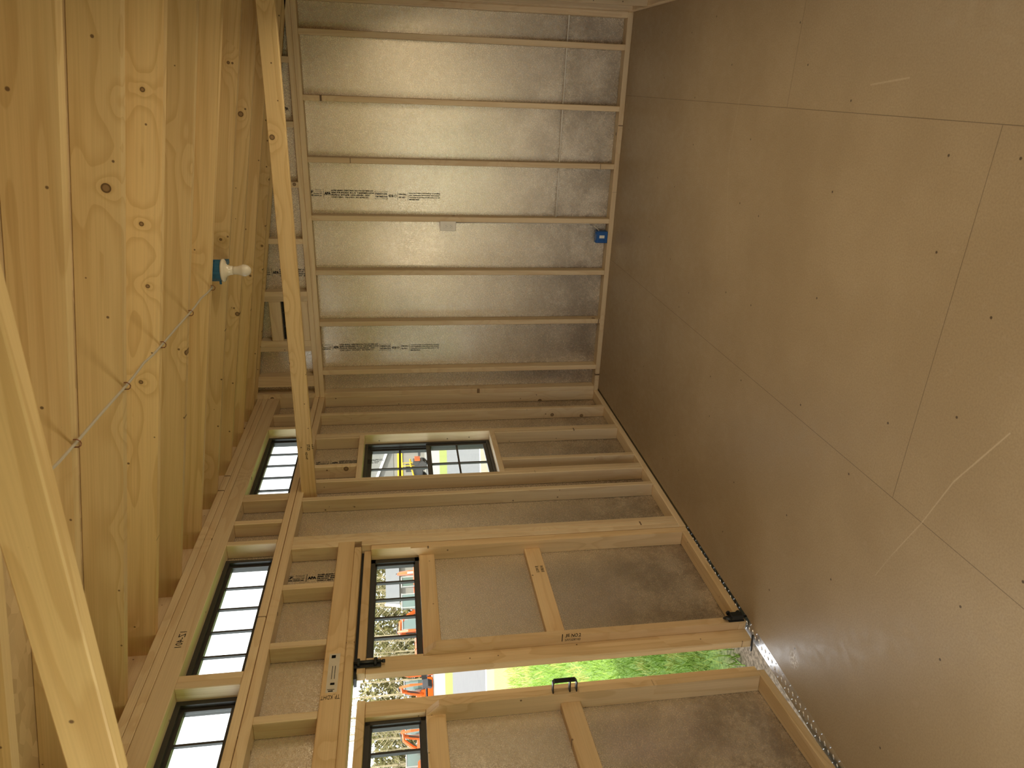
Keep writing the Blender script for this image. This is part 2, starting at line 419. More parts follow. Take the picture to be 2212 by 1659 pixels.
stamp('printed_stamp', board_stamp(), (1.595, .0883, 2.290), (0, 0, -1), (1, 0, 0), wb)
stamp('printed_stamp', board_stamp(), (.395, .0883, 2.300), (0, 0, -1), (1, 0, 0), wb)
stamp('printed_stamp', [i for i in board_stamp(.42)], (1.005, .0883, 2.708), (0, 0, -1), (1, 0, 0), wb)
stamp('printed_stamp', [i for i in board_stamp(.15)], (2.165, .0883, 2.54), (0, 0, -1), (1, 0, 0), wb)

# --- left wall (high side)
wl = empty('wall_left', (-.05, -2.9, 0), kind='structure', label='tall left wall of studs with doors, window and transoms')
OPEN = [(-1.282, -.684, 1.025, 1.933), (-3.84, -2.012, -.3, 1.90), (-5.17, -4.57, 1.025, 1.933)]
TR = [(-1.428, -.547), (-2.870, -1.987), (-3.82, -2.943), (-5.305, -4.42)]
OPEN += [(a, c, 2.363, 2.63) for a, c in TR]
ys = sorted({YB-.089, YF+.101, *[v for o in OPEN for v in o[:2]]}); zs = sorted({-.2, 2.81, *[v for o in OPEN for v in o[2:] if v > -.2]})
b = MB()
for i in range(len(ys)-1):
    run = None
    for j in range(len(zs)-1):
        ym, zm = (ys[i]+ys[i+1])/2, (zs[j]+zs[j+1])/2
        hole = any(o[0] < ym < o[1] and o[2] < zm < o[3] for o in OPEN)
        if not hole and run is None: run = zs[j]
        if hole and run is not None: b.box((-.101, ys[i], run), (-.089, ys[i+1], zs[j])); run = None
    if run is not None: b.box((-.101, ys[i], run), (-.089, ys[i+1], zs[-1]))
b.build('sheathing', OSB, wl)
board('bottom_plate', (-.089, -2.012, 0), (0, .089, .038), PINE, wl, 1)
board('bottom_plate', (-.089, YB-.089, 0), (0, -3.84, .038), PINE, wl, 1)
board('top_plate', (-.089, YB-.089, 2.278), (0, .089, 2.321), PINE, wl, 1); board('top_plate', (-.089, YB-.089, 2.325), (0, .089, 2.363), PINE, wl, 1)
def ls(ya, za=.038, zb=2.278, name='stud'): board(name, (-.089, ya, za), (0, ya+.038, zb), PINE, wl, 2)
for y in (0.0, -.332, -.684+.0, -1.32, -1.53, -1.936, -1.974, -3.878, -3.916, -4.32, -4.57, -5.208, -5.52, YB): ls(y)
ls(-2.012, .038, 1.90); ls(-3.878+.038, .038, 1.9)
ls(-2.012, 2.025)
for y in (-.722, -1.13, -1.282): ls(y, .038, .987, 'cripple_stud')
for y in (-.722, -1.13): ls(y, 1.971, 2.278, 'cripple_stud')
for y in (-2.347, -2.753, -3.16, -3.566): ls(y, 2.026, 2.278, 'cripple_stud')
board('window_sill_board', (-.089, -1.282, .987), (0, -.684, 1.025), PINE, wl, 1)
board('window_head_board', (-.089, -1.282, 1.933), (0, -.684, 1.971), PINE, wl, 1)
board('window_sill_board', (-.089, -5.17, .987), (0, -4.57, 1.025), PINE, wl, 1)
board('window_head_board', (-.089, -5.17, 1.933), (0, -4.57, 1.971), PINE, wl, 1)
hdr = board('door_header', (-.089, -3.878, 1.937), (0, -1.974, 2.025), PINE_C, wl, 1)
board('door_head_board', (-.089, -3.84, 1.899), (0, -2.012, 1.936), PINE_C, wl, 1)
board('transom_header', (-.089, YB-.089, 2.63), (0, .089, 2.719), PINE, wl, 1)
board('knee_wall_plate', (-.089, YB-.089, 2.721), (0, .089, 2.760), PINE, wl, 1); board('knee_wall_plate', (-.089, YB-.089, 2.762), (0, .089, 2.80), PINE, wl, 1)
for y in (0.0, -.332, -.547+.0, -1.466, -1.504, -1.749, -1.949, -2.908, -2.943, -3.858, -4.10, -4.42, -5.343, YB): ls(y, 2.364, 2.63, 'knee_wall_stud')
stamp('printed_stamp', board_stamp(.30), (-.0883, -2.158, 2.285), (0, 0, -1), (0, 1, 0), wl)
stamp('printed_stamp', board_stamp(.26), (-.0883, -.92, 2.26), (0, 0, -1), (0, 1, 0), wl)
stamp('lumber_stamp', [('t', 'TP_KDHT', 0, 0, .078, .026)], (.0006, -3.045, 1.943), (0, 0, 1), (0, -1, 0), wl)
stamp('lumber_stamp', [('t', '1Z-401', 0, 0, .10, .03)], (.0006, -2.60, 2.665), (0, -1, 0), (0, 0, 1), wl)
b = MB(); b.box((0, -3.035, 1.957), (.0006, -2.815, 2.004)); lab = b.build('paper_label', PAPER, wl)
its = [('r', .006, .014, .018, .018)] + [('r', .07, .010+i*.012, .075, .0025) for i in range(2)] + [('r', .165, .008, .012, .018), ('r', .20, .006, .003, .03), ('r', .207, .012, .006, .02)]
stamp('label_print', its, (.0012, -2.818, 1.962), (0, -1, 0), (0, 0, 1), lab)

# --- right wall
wr = empty('wall_right', (XR, -2.9, 0), kind='structure', label='low right wall of studs')
b = MB(); b.box((XR+.089, YB-.089, -.2), (XR+.101, YF+.101, RZ(XR)+.12)); b.build('sheathing', OSB, wr)
board('bottom_plate', (XR, YB-.089, 0), (XR+.089, .089, .038), PINE, wr, 1)
for k in (0, 1): board('top_plate', (XR, YB-.089, 2.25+k*.038), (XR+.089, .089, 2.287+k*.038), PINE, wr, 1)
for k in range(16):
    y = .0 - .4064*k - (.0 if k else 0)
    if y < YB: break
    if any(abs(y+.02-c) < .63 for c in (-1.75, -3.35, -4.95)):
        board('cripple_stud', (XR, y, .038), (XR+.089, y+.038, .83), PINE, wr); board('cripple_stud', (XR, y, 1.87), (XR+.089, y+.038, 2.25), PINE, wr)
    else: board('stud', (XR, y, .038), (XR+.089, y+.038, 2.25), PINE, wr)
board('stud', (XR, -.09, .038), (XR+.089, -.052, 2.25), PINE, wr)
for c in (-1.75, -3.35, -4.95):  # boards around the added, unseen side windows
    for z in (.831, 1.851): board('window_sill_board', (XR, c-.65, z), (XR+.02, c+.65, z+.018), PINE, wr, 1)
# --- rear wall with an unseen window opening added to let light in
wf = empty('wall_front', (1.4, YB, 0), kind='structure', label='rear wall behind the viewer')
b = MB()
for lo, hi in (((-.1, -.2), (.30, 2.95)), ((1.90, -.2), (XR+.1, 2.33)), ((.30, -.2), (1.90, .20)), ((.30, 1.80), (1.90, 2.45))):
    b.box((lo[0], YB-.101, lo[1]), (hi[0], YB-.089, hi[1]))
b.prism([(.30, 2.45), (XR+.1, 2.33), (XR+.1, RZ(XR)+.12), (.30, RZ(.30)+.13)], YB-.101, YB-.089, 1)
b.build('sheathing', OSB, wf)
board('bottom_plate', (0, YB-.089, 0), (XR, YB, .038), PINE, wf); board('top_plate', (0, YB-.089, 2.278), (XR, YB, 2.316), PINE, wf)
for xx in (0.04, .262, 1.90, 2.20, 2.50, XR-.038): board('stud', (xx, YB-.089, .038), (xx+.038, YB, 2.278), PINE, wf)
board('window_sill_board', (.30, YB-.089, .162), (1.90, YB, .20), PINE, wf); board('window_head_board', (.30, YB-.089, 1.80), (1.90, YB, 1.838), PINE, wf)

# --- ceiling: sloping roof sheathing on rafters
ce = empty('ceiling', (1.4, -2.9, 2.8), kind='structure', label='sloping pine rafters under the roof boards')
b = MB(); X0, X1 = -.45, XR+.4
b.prism([(X0, RZ(X0, 2.942)), (X1, RZ(X1, 2.942)), (X1, RZ(X1, 2.958)), (X0, RZ(X0, 2.958))], YB-.35, .40, 1); b.build('roof_sheathing', ROOF, ce)
RY = [0.0, -.17, -.58, -.985, -1.393, -1.797, -2.205, -2.608, -3.008, -3.414, -3.845, -4.23, -4.63, -5.04, -5.45, -5.86]
ang = math.atan(.163)
for y in RY:
    b = MB(); off = Vector([random.uniform(0, 40) for _ in range(3)])
    pts = [(-.14, 2.8005), (0, 2.801), (XR, RZ(XR)), (XR+.13, RZ(XR)), (XR+.13, RZ(XR+.13)+.14), (-.14, RZ(-.14)+.14)]
    b.prism(pts, y, y+.038, 1)
    bmesh.ops.bevel(b.bm, geom=b.bm.edges[:], offset=.0025, segments=1, affect='EDGES')
    for v in b.bm.verts:
        a = v.co.x*math.cos(ang) - (v.co.z-2.8)*math.sin(ang); w = v.co.x*math.sin(ang) + (v.co.z-2.8)*math.cos(ang)
        v[b.gc] = Vector((a, w, v.co.y)) + off
    b.build('rafter', PINE_B, ce)
board('eave_board', (-.14, YB-.1, 2.80), (-.115, .1, 2.962), PINE, ce, 1)
board('eave_board', (XR+.10, YB-.1, 2.32), (XR+.125, .1, 2.49), PINE, ce, 1)

# ------------------------------------------------------------------ windows
def window(name, ya, yb, za, zb, xc, cols, rows, fr=.028, double=False, parent=None, mull=.014, sx=1, label=None):
    """dark framed window in a wall of constant X (ya > yb)"""
    w = empty(name, (xc, (ya+yb)/2, za), kind='structure' if parent is None else None, label=label)
    if parent is not None: w.parent = parent; w.location = w.location - parent.location
    def ring(b, y1, y0, z0, z1, x0, x1, t):
        b.box((x0, y0, z0), (x1, y1, z0+t)); b.box((x0, y0, z1-t), (x1, y1, z1)); b.box((x0, y0, z0+t), (x1, y0+t, z1-t)); b.box((x0, y1-t, z0+t), (x1, y1, z1-t))
    b = MB(); ring(b, ya, yb, za, zb, xc-.035, xc+.028, .022); ring(b, ya-.022, yb+.022, za+.022, zb-.022, xc-.030, xc+.006, .010)
    b.build('window_frame', DARKFR, w)
    def sash(z0, z1, x, nc, nr, nm):
        b = MB(); ring(b, ya-.024, yb+.024, z0, z1, x-.012, x+.012, fr); s = b.build(nm, DARKFR, w)
        b = MB(); b.box((x-.002, yb+.024+fr, z0+fr), (x+.002, ya-.024-fr, z1-fr)); b.build('glass_pane', GLASS, s)
        W_ = ya-yb-.048-2*fr; H_ = z1-z0-2*fr
        for i in range(1, nc):
            b = MB(); y = ya-.024-fr-W_*i/nc; b.box((x-.006, y-mull/2, z0+fr), (x+.007, y+mull/2, z1-fr)); b.build('muntin', DARKFR, s)
        for j in range(1, nr):
            b = MB(); z = z0+fr+H_*j/nr; b.box((x-.005, yb+.024+fr, z-mull/2), (x+.006, ya-.024-fr, z+mull/2)); b.build('muntin', DARKFR, s)
    if double:
        zm = (za+zb)/2
        sash(zm-.020, zb-.022, xc-.018, 2, 2, 'upper_sash'); sash(za+.022, zm+.016, xc+.008, 2, 2, 'lower_sash')
        b = MB(); b.box((xc+.02, (ya+yb)/2-.02, zm+.016), (xc+.032, (ya+yb)/2+.02, zm+.026)); b.build('sash_lock', BLACKM, w)
    else: sash(za+.022, zb-.022, xc-.004, cols, rows, 'sash')
    return w
window('window_1', -.684, -1.282, 1.025, 1.933, -.105, 2, 2, double=True, label='tall double-hung window with dark grilles in the left wall')
window('window_2', -4.57, -5.17, 1.025, 1.933, -.105, 2, 2, double=True)
for i, (a, c) in enumerate(TR):
    window('window_%d' % (3+i), c, a, 2.363, 2.63, -.10, 5, 1, fr=.016, mull=.011,
           label=('transom window nearest the far wall', 'middle transom window above the double doors', 'transom window at the lower picture edge', None)[i])
# unseen rear window, added as a light source
rw = empty('window_7', (1.10, YB-.1, .20), kind='structure'); b = MB()
for lo, hi in (((.30, .20), (1.90, .24)), ((.30, 1.76), (1.90, 1.80)), ((.30, .20), (.34, 1.80)), ((1.86, .20), (1.90, 1.80)), ((1.08, .20), (1.12, 1.80))):
    b.box((lo[0], YB-.11, lo[1]), (hi[0], YB-.07, hi[1]))
b.build('window_frame', DARKFR, rw); b = MB(); b.box((.34, YB-.092, .24), (1.86, YB-.088, 1.76)); b.build('glass_pane', GLASS, rw)

# unseen side windows with blinds, added to back the fill lamps; wall stays solid
for i, yc in enumerate((-1.75, -3.35, -4.95)):
    sw = empty('window_%d' % (8+i), (2.92, yc, .85), kind='structure'); b = MB()
    for lo, hi in (((-.61, .85), (.61, .88)), ((-.61, 1.82), (.61, 1.85)), ((-.61, .85), (-.58, 1.85)), ((.58, .85), (.61, 1.85))):
        b.box((2.90, yc+lo[0], lo[1]), (2.96, yc+hi[0], hi[1]))
    b.build('window_frame', DARKFR, sw); b = MB(); b.box((2.905, yc-.58, .88), (2.909, yc+.58, 1.82)); b.build('added_blind', PAPER, sw)

# ------------------------------------------------------------------ doors (hinge at the empty; s = -1 leaf runs to -Y, +1 to +Y)
def door(name, loc, rz, s, label, H=1.884):
    d = empty(name, loc, rz, kind='structure', label=label)
    def bd(nm, u0, u1, x0, x1, z0, z1, ax=None, mat=PINE_C):
        b = MB(); ylo, yhi = sorted((s*u0, s*u1)); b.box((x0, ylo, z0), (x1, yhi, z1), ax, .002); return b.build(nm, mat, d, rel=False)
    def pr(nm, u0, u1, pts):
        b = MB(); ylo, yhi = sorted((s*u0, s*u1)); b.prism(pts, ylo, yhi, 1, 2); return b.build(nm, PINE_C, d, rel=False)
    b = MB()
    for z0, z1 in ((.01, 1.585), (1.845, H+.001)):
        y = sorted((0, s*.86)); b.box((-.10, y[0], z0), (-.086, y[1], z1))
    y = sorted((0, s*.045)); b.box((-.10, y[0], 1.585), (-.086, y[1], 1.845)); y = sorted((s*.79, s*.86)); b.box((-.10, y[0], 1.585), (-.086, y[1], 1.845))
    b.build('panel', OSB, d, rel=False)
    bd('stile', 0, .038, -.085, 0, .005, 1.846, 2)
    pr('stile', .0385, .052, [(-.085, .045), (0, .045), (0, 1.63), (-.085, 1.56)])
    pr('stile', .765, .803, [(-.085, .045), (0, .045), (0, 1.528), (-.0475, 1.584), (-.085, 1.584)])
    bd('meeting_stile', .8035, .885, -.085, -.047, .005, 1.846, 2)
    bd('meeting_stile', .79, .8035, -.085, -.047, 1.586, 1.846, 2)
    bd('top_rail', 0, .885, -.085, -.040, 1.847, H, 1)
    bd('lock_rail', .052, .79, -.085, -.047, 1.500, 1.585, 1)
    mr = bd('middle_rail', .052, .765, -.085, -.047, .900, .990, 1)
    bd('bottom_rail', .038, .803, -.085, 0, .005, .043, 1)
    # leaf window
    w = empty('leaf_window', (0, 0, 0)); w.parent = d
    def fbox(b, u0, u1, x0, x1, z0, z1): yy = sorted((s*u0, s*u1)); b.box((x0, yy[0], z0), (x1, yy[1], z1))
    b = MB(); z0, z1, ua, ub = 1.586, 1.846, .039, .79
    for (a, c, e, f) in ((ua, ub, z0, z0+.022), (ua, ub, z1-.022, z1), (ua, ua+.032, z0, z1), (ub-.022, ub, z0, z1)): fbox(b, a, c, -.108, -.072, e, f)
    for (a, c, e, f) in ((ua+.03, ub-.02, z0+.02, z0+.03), (ua+.03, ub-.02, z1-.03, z1-.02), (ua+.032, ua+.045, z0, z1), (ub-.03, ub-.02, z0, z1)): fbox(b, a, c, -.104, -.084, e, f)
    b.build('window_frame', DARKFR, w, rel=False)
    b = MB(); fbox(b, ua+.04, ub-.025, -.096, -.092, z0+.025, z1-.025); b.build('glass_pane', GLASS, w, rel=False)
    for k in range(1, 5):
        u = ua+.045 + (ub-.03-ua-.045)*k/5; b = MB(); fbox(b, u-.006, u+.006, -.100, -.086, z0+.022, z1-.022); b.build('muntin', DARKFR, w, rel=False)
    return d, bd, mr
d1, bd1, mr1 = door('door_1', (0, -2.018, 0), 0.0, -1, 'far leaf of the double doors, closed, with two black slide bolts', 1.885)
d2, bd2, mr2 = door('door_2', (-.004, -3.835, 0), 0.112, 1, 'near leaf of the double doors, ajar, with a black pull handle')
def stamp_l(name, items, origin, ax, ay, parent):   # stamp in a door's own coordinates
    o = stamp(name, items, origin, ax, ay, None); o.parent = parent; return o
stamp_l('lumber_stamp', [('t', 'JE NO.2', 0, .012, .055, .020, .02), ('t', 'S-P-F S-DRY KD', .0, -.012, .055, .016, .02)], (-.0464, -.215, .925), (0, -1, 0), (0, 0, 1), mr1)
stamp_l('lumber_stamp', [('t', 'JE', 0, 0, .022, .022, .02), ('t', 'NO.2', .030, 0, .046, .022, .02), ('t', 'S-P-F S-DRY KD', 0, -.022, .076, .014, .02), ('r', -.016, -.022, .004, .045)],
      (-.010, -.8036, .92), (0, 0, -1), (1, 0, 0), d1)
# hardware: slide bolts on the far leaf, pull handle on the near leaf
b = MB(); b.box((-.10, -.905, 1.8852), (-.052, -.002, 1.8985)); b.build('gap_filler', BLACKM, d1, rel=False)  # black strip added to darken the gap above the leaf and block light
def bolt(name, u, x, z0, z1, down):
    e = empty(name, (0, 0, 0)); e.parent = d1; y = -u
    b = MB(); b.box((x, y-.022, z0+.012), (x+.005, y+.022, z1-.018), bev=.002); b.build('back_plate', BLACKM, e, rel=False)
    b = MB()
    for z in (z0+.03, z1-.045):
        b.box((x+.003, y-.015, z), (x+.026, y+.015, z+.014), bev=.003)
    if down: b.box((x+.004, y-.018, z0+.018), (x+.032, y+.018, z1-.03), bev=.004)
    for z in ((z0+.03, z1-.03) if down else ()): b.tube([(x+.018, y+.018, z), (x+.018, y+.028, z)], .011, 12)
    b.build('guide', BLACKM, e, rel=False)
    b = MB()
    if down: b.tube([(x+.012, y, z0-.004), (x+.012, y, z1-.006), (x+.014, y-.004, z1+.002), (x+.019, y-.014, z1-.004), (x+.024, y-.022, z1-.024)], [.007, .007, .007, .007, .009], 10)
    else:
        b.tube([(x+.012, y, z0+.0), (x+.012, y, z1+.012)], .005, 10); b.tube([(x+.012, y, z0-.006), (x+.012, y, z0+.008)], [.008, .008], 12)
        b.tube([(x+.012, y, z0+.03), (x+.034, y, z0+.03)], .0035, 8)
    b.build('bolt_rod', BLACKM, e, rel=False, smooth=True)
bolt('slide_bolt', .782, .001, .004, .115, True)
bolt('slide_bolt', .835, -.040, 1.765, 1.915, False)
h = empty('pull_handle', (0, 0, 0)); h.parent = d2
b = MB(); y = .784
for lo, hi in (((0, 1.022), (.050, 1.027)), ((0, .915), (.050, .920)), ((.055, .924), (.060, 1.018))):
    b.box((lo[0], y-.012, lo[1]), (hi[0], y+.012, hi[1]))
for za, zb in ((1.0245, 1.018), (.9175, .924)):
    for k in (-.012, .012): pass
    v = [b.bm.verts.new(p) for p in ((.050, y-.012, za-.0025), (.050, y+.012, za-.0025), (.050, y+.012, za+.0025), (.050, y-.012, za+.0025),
         (.055 if zb < za else .060, y-.012, zb), (.055 if zb < za else .060, y+.012, zb), (.060 if zb < za else .055, y+.012, zb), (.060 if zb < za else .055, y-.012, zb))]
    for f in ((0, 1, 5, 4), (3, 2, 6, 7), (1, 2, 6, 5), (0, 3, 7, 4)): b.bm.faces.new([v[i] for i in f])
b.build('grip', BLACKM, h, rel=False)
b = MB(); b.box((0, y-.011, .945), (.057, y+.011, .951)); b.tube([(.0605, y, .948), (.063, y, .948)], .005, 10); b.build('latch_bar', BLACKM, h, rel=False)
# black rubber seal at the foot of the far leaf
b = MB(); b.tube([(-.01, -2.905, .012), (-.06, -2.912, .012), (-.098, -2.915, .010)], .005, 6); sl = b.build('trim_2', BLACKM); sl['kind'] = 'structure'
# threshold
th = empty('trim_3', (-.03, -2.926, 0), kind='structure', label='bright diamond tread plate threshold')
b = MB(); b.box((-.062, -3.84, -.020), (.0155, -2.012, -.006)); b.build('plate', PLATE, th)
b = MB()
for i in range(58):
    for j in range(2):
        y = -3.82 + i*.0315; x = -.050 + j*.030 + (.017 if i % 2 else 0)
        if x > .008: continue
        a = math.radians(38 if (i+j) % 2 else -38)
        M = Matrix.Translation((x, y, -.006)) @ Matrix.Rotation(a, 4, 'Z')
        for k in range(1):
            top = [M @ Vector((px, py, .0030)) for px, py in ((-.006, 0), (0, -.0018), (.006, 0), (0, .0018))]
            bot = [M @ Vector((px, py, 0)) for px, py in ((-.011, 0), (0, -.004), (.011, 0), (0, .004))]
            vt_ = [b.bm.verts.new(p) for p in top]; vb = [b.bm.verts.new(p) for p in bot]
            b.bm.faces.new(vt_)
            for q in range(4): b.bm.faces.new((vb[q], vb[(q+1) % 4], vt_[(q+1) % 4], vt_[q]))
b.build('tread_pattern', PLATE, th)

# ------------------------------------------------------------------ things inside
t1 = tag(board('tie_beam', (-.089, -1.431, 2.365-.162), (XR-.02, -1.3935, 2.292), PINE_B, None, 0), 'horizontal pine tie beam crossing the room in front of the gable vent', 'beam', 'tie beams between the side walls')
# the far tie rests against the left plate
b = MB(); stampt = stamp('lumber_stamp', [('t', 'STUD', 0, .0, .042, .018, .02), ('t', 'S-P-F', .0, .028, .034, .010, .02), ('t', 'KD-HT', .055, -.012, .05, .012, .02)], (.335, -1.4318, 2.235), (-1, 0, 0), (0, 0, -1), None); b.bm.free()
stampt.parent = t1
t2 = tag(board('tie_beam', (-.089, -4.276, 2.203), (XR-.02, -4.2385, 2.292), PINE_B, None, 0), 'out-of-focus near tie beam across the upper left of the picture', 'beam', 'tie beams between the side walls')
# cable with its staples
ZR = RZ(1.41)
pts = [(1.432, -1.665, 2.60), (1.418, -1.74, 2.583), (1.41, -1.785, ZR-.008)]
for i, y in enumerate([y for y in RY if y < -1.5]):
    pts += [(1.41, y+.019, ZR-.006)]
    if y > -5.8: pts += [(1.413, y-.10, ZR-.008), (1.418, y-.20, ZR-.006-.006*(i % 2)), (1.412, y-.31, ZR-.007)]
b = MB(); b.tube(pts, .0042, 8)
tag(b.build('electrical_cable', CABLE, smooth=True), 'thin beige cable stapled under the rafters, running to the ceiling light', 'cable')
names = ['beside the ceiling light', 'second from the ceiling light', 'third from the ceiling light', 'fourth from the ceiling light', 'by the near tie beam']
for y, nm in zip([-1.797, -2.205, -2.608, -3.008, -3.414], names):
    b = MB(); y += .012
    b.tube([(1.398, y, ZR+.004), (1.398, y, ZR-.013), (1.403, y, ZR-.019), (1.410, y, ZR-.021), (1.417, y, ZR-.019), (1.422, y, ZR-.013), (1.422, y, ZR+.004)], .0019, 6)
    tag(b.build('cable_staple', STEEL), 'small rusty staple holding the cable, ' + nm, 'staple', 'cable staples under the rafters')
# ceiling light
L = (1.455, -1.62, 2.543)
cl = empty('ceiling_light', L, label='bare bulb in a cream porcelain holder on a blue junction box', cat='light')
b = MB(); b.lathe([(0, .078), (.044, .078), (.050, .070), (.050, .034), (.053, .032), (.053, .004), (0, .004)], L, 20)
for a in (0, 1.57, 3.14, 4.71): b.box((L[0]+.047*math.cos(a)-.008, L[1]+.047*math.sin(a)-.008, L[2]+.006), (L[0]+.047*math.cos(a)+.008, L[1]+.047*math.sin(a)+.008, L[2]+.066), bev=.002)
b.box((L[0]-.012, L[1]+.047, L[2]+.010), (L[0]+.012, L[1]+.200-.0, L[2]+.050), bev=.002)
b.box((L[0]-.070, L[1]-.012, L[2]+.012), (L[0]-.048, L[1]-.002, L[2]+.022), bev=.001)
b.build('junction_box', BLUEG, cl)
b = MB(); b.lathe([(0, .004), (.056, .004), (.0585, 0), (.0585, -.006), (.054, -.010), (.040, -.013), (.029, -.022), (.024, -.034), (.0225, -.048), (.0215, -.049), (0, -.049)], L, 36); b.build('lamp_holder', PORC, cl, True)
b = MB(); b.lathe([(0, -.047), (.0205, -.047), (.0205, -.062), (.0215, -.074), (.026, -.086), (.0305, -.098)], L, 32); b.build('bulb_collar', PORC, cl, True)
b = MB(); b.lathe([(.0305, -.098)] + [(.0305*math.cos(a*math.pi/16), -.102-.036*math.sin(a*math.pi/16)) for a in range(0, 8)] + [(0, -.138)], L, 32); b.build('bulb', BULBM, cl, True)
# receptacle and low blue box on the far wall
ou = empty('wall_outlet', (1.384, -.004, 1.288), label='white duplex socket on a stud of the silver wall', cat='outlet')
b = MB(); b.box((1.347, -.008, 1.228), (1.421, -.001, 1.348), bev=.003); b.build('cover_plate', WHITEP, ou)
b = MB(); b.box((1.367, -.0105, 1.254), (1.401, -.008, 1.322), bev=.001); rc = b.build('receptacle', WHITEP, ou)
for zz in (1.270, 1.304):
    b = MB()
    for dx in (-.006, .006): b.box((1.384+dx-.001, -.0112, zz-.004), (1.384+dx+.001, -.0106, zz+.004))
    b.box((1.382, -.0112, zz-.010), (1.386, -.0106, zz-.007))
    b.build('socket_slots', INK, rc)
b = MB(); b.box((1.350, .0, 1.235), (1.407, .060, 1.341)); b.build('wall_box', BLUE, ou)
bx = empty('junction_box', (1.305, .04, .04), label='bright blue junction box on the bottom plate of the far wall', cat='electrical box')
b = MB(); b.box((1.262, .004, .039), (1.352, .065, .129), bev=.003); b.box((1.270, -.002, .060), (1.285, .004, .110), bev=.001)
b.box((1.330, .006, .129), (1.345, .030, .137), bev=.001); b.box((1.268, .006, .129), (1.283, .030, .137), bev=.001); b.build('box', BLUE, bx)
b = MB(); b.box((1.300, .0015, .065), (1.322, .004, .105)); b.build('white_sticker', WHITEP, bx)
b = MB(); b.tube([(1.345, .03, .10), (1.372, .028, .122), (1.392, .032, .150), (1.4005, .045, .19), (1.4025, .05, .26), (1.4025, .05, 1.0), (1.400, .05, 1.235)], .0035, 8)
tag(b.build('box_cable', CABLEW, smooth=True), 'white cable looping from the low blue box up the stud', 'cable')
b = MB(); b.tube([(1.41, .055, .452), (1.8, .053, .450), (2.2, .054, .452), (2.6, .053, .449), (2.83, .05, .447), (2.88, .03, .46), (2.92, -.02, .50)], .0055, 8)
tag(b.build('wall_cable', CABLEW, smooth=True), 'white cable running level behind the studs of the far wall', 'cable')

# ------------------------------------------------------------------ OUTSIDE
GZ = -.25
dv = Vector((.906, .423, 0)); nv_ = Vector((-.423, .906, 0))
def ground_mat():
    t = T('yard_ground'); p = t.pos(); x, y, z = t.sep(p)
    s = t.add(t.mul(x, nv_.x), t.mul(y, nv_.y)); s = t.add(s, t.mul(t.sub(t.noise(p, .5, 3), .5), .6))
    n = t.noise(p, 3, 4, .6); nf = t.noise(p, 40, 3, .6)
    gr = t.mix(t.ss(nf, .35, .65), (.07, .13, .025), (.17, .25, .05)); dry = t.mix(t.ss(nf, .35, .65), (.20, .185, .06), (.30, .27, .11))
    gr = t.mix(t.ss(s, 4.5, 7.0), gr, dry)
    asph = t.mix(n, (.115, .115, .115), (.15, .148, .142)); tan = (.22, .19, .13)
    def step(c, nxt, at, w=.12): return t.mix(t.ss(s, at-w, at+w), c, nxt)
    c = step(gr, tan, 10.3); c = step(c, (.5, .5, .48), 12.05, .04); c = step(c, asph, 12.3, .04)
    c = step(c, (.17, .19, .04), 26.8); c = step(c, (.22, .21, .185), 34.0)
    soil = t.mix(t.ss(nf, .3, .7), (.07, .05, .03), (.22, .165, .11))
    c = t.mix(t.mul(t.ss(x, -.95, -.55), t.math('LESS_THAN', x, 0.0)), c, soil)
    t.bump(nf, .4, .02); return t.out(c, .9, 0, .2)
b = MB(); b.box((-170, -60, GZ-.2), (60, 170, GZ)); tag(b.build('ground', ground_mat()), 'yard with grass, soil and a grey road beyond', None, None, 'structure')
# grass near the doors
def grass_mat():
    t = T('grass_blades'); n = t.noise(t.pos(), 2.2, 2); n2 = t.noise(t.pos(), 30, 1)
    c = t.mix(n2, (.12, .25, .03), (.30, .42, .08)); c = t.mix(t.ss(n, .52, .68, 0, .8), c, (.48, .44, .14)); return t.out(c, .6, 0, .3)
bm = bmesh.new(); rg = random.Random(3)
for i in range(38000):
    q = rg.random(); X = -.62 - 7.5*q**1.6; base = -1.1*(X+.7)-2.2; Y = base + rg.uniform(-1.6, 1.5)*(1+.35*abs(X)) - .3
    if X > -1.0 and rg.random() < .75: continue
    hgt = rg.uniform(.04, .12) if X > -3.5 else rg.uniform(.06, .16); a = rg.uniform(0, 6.28); w = rg.uniform(.002, .0042)*(1+.16*abs(X)); ln = rg.uniform(-.06, .06); l2 = rg.uniform(-.06, .06)
    dx, dy = math.cos(a)*w, math.sin(a)*w
    v = [bm.verts.new(p) for p in ((X-dx, Y-dy, GZ), (X+dx, Y+dy, GZ), (X+dx*.7+ln*.5, Y+dy*.7+l2*.5, GZ+hgt*.6), (X+ln, Y+l2, GZ+hgt), (X-dx*.7+ln*.5, Y-dy*.7+l2*.5, GZ+hgt*.6))]
    bm.faces.new(v)
me = bpy.data.meshes.new('grass'); bm.to_mesh(me); bm.free()
tag(link('grass', me, None, grass_mat()), 'bright green grass growing outside the doors', 'grass', None, 'stuff')
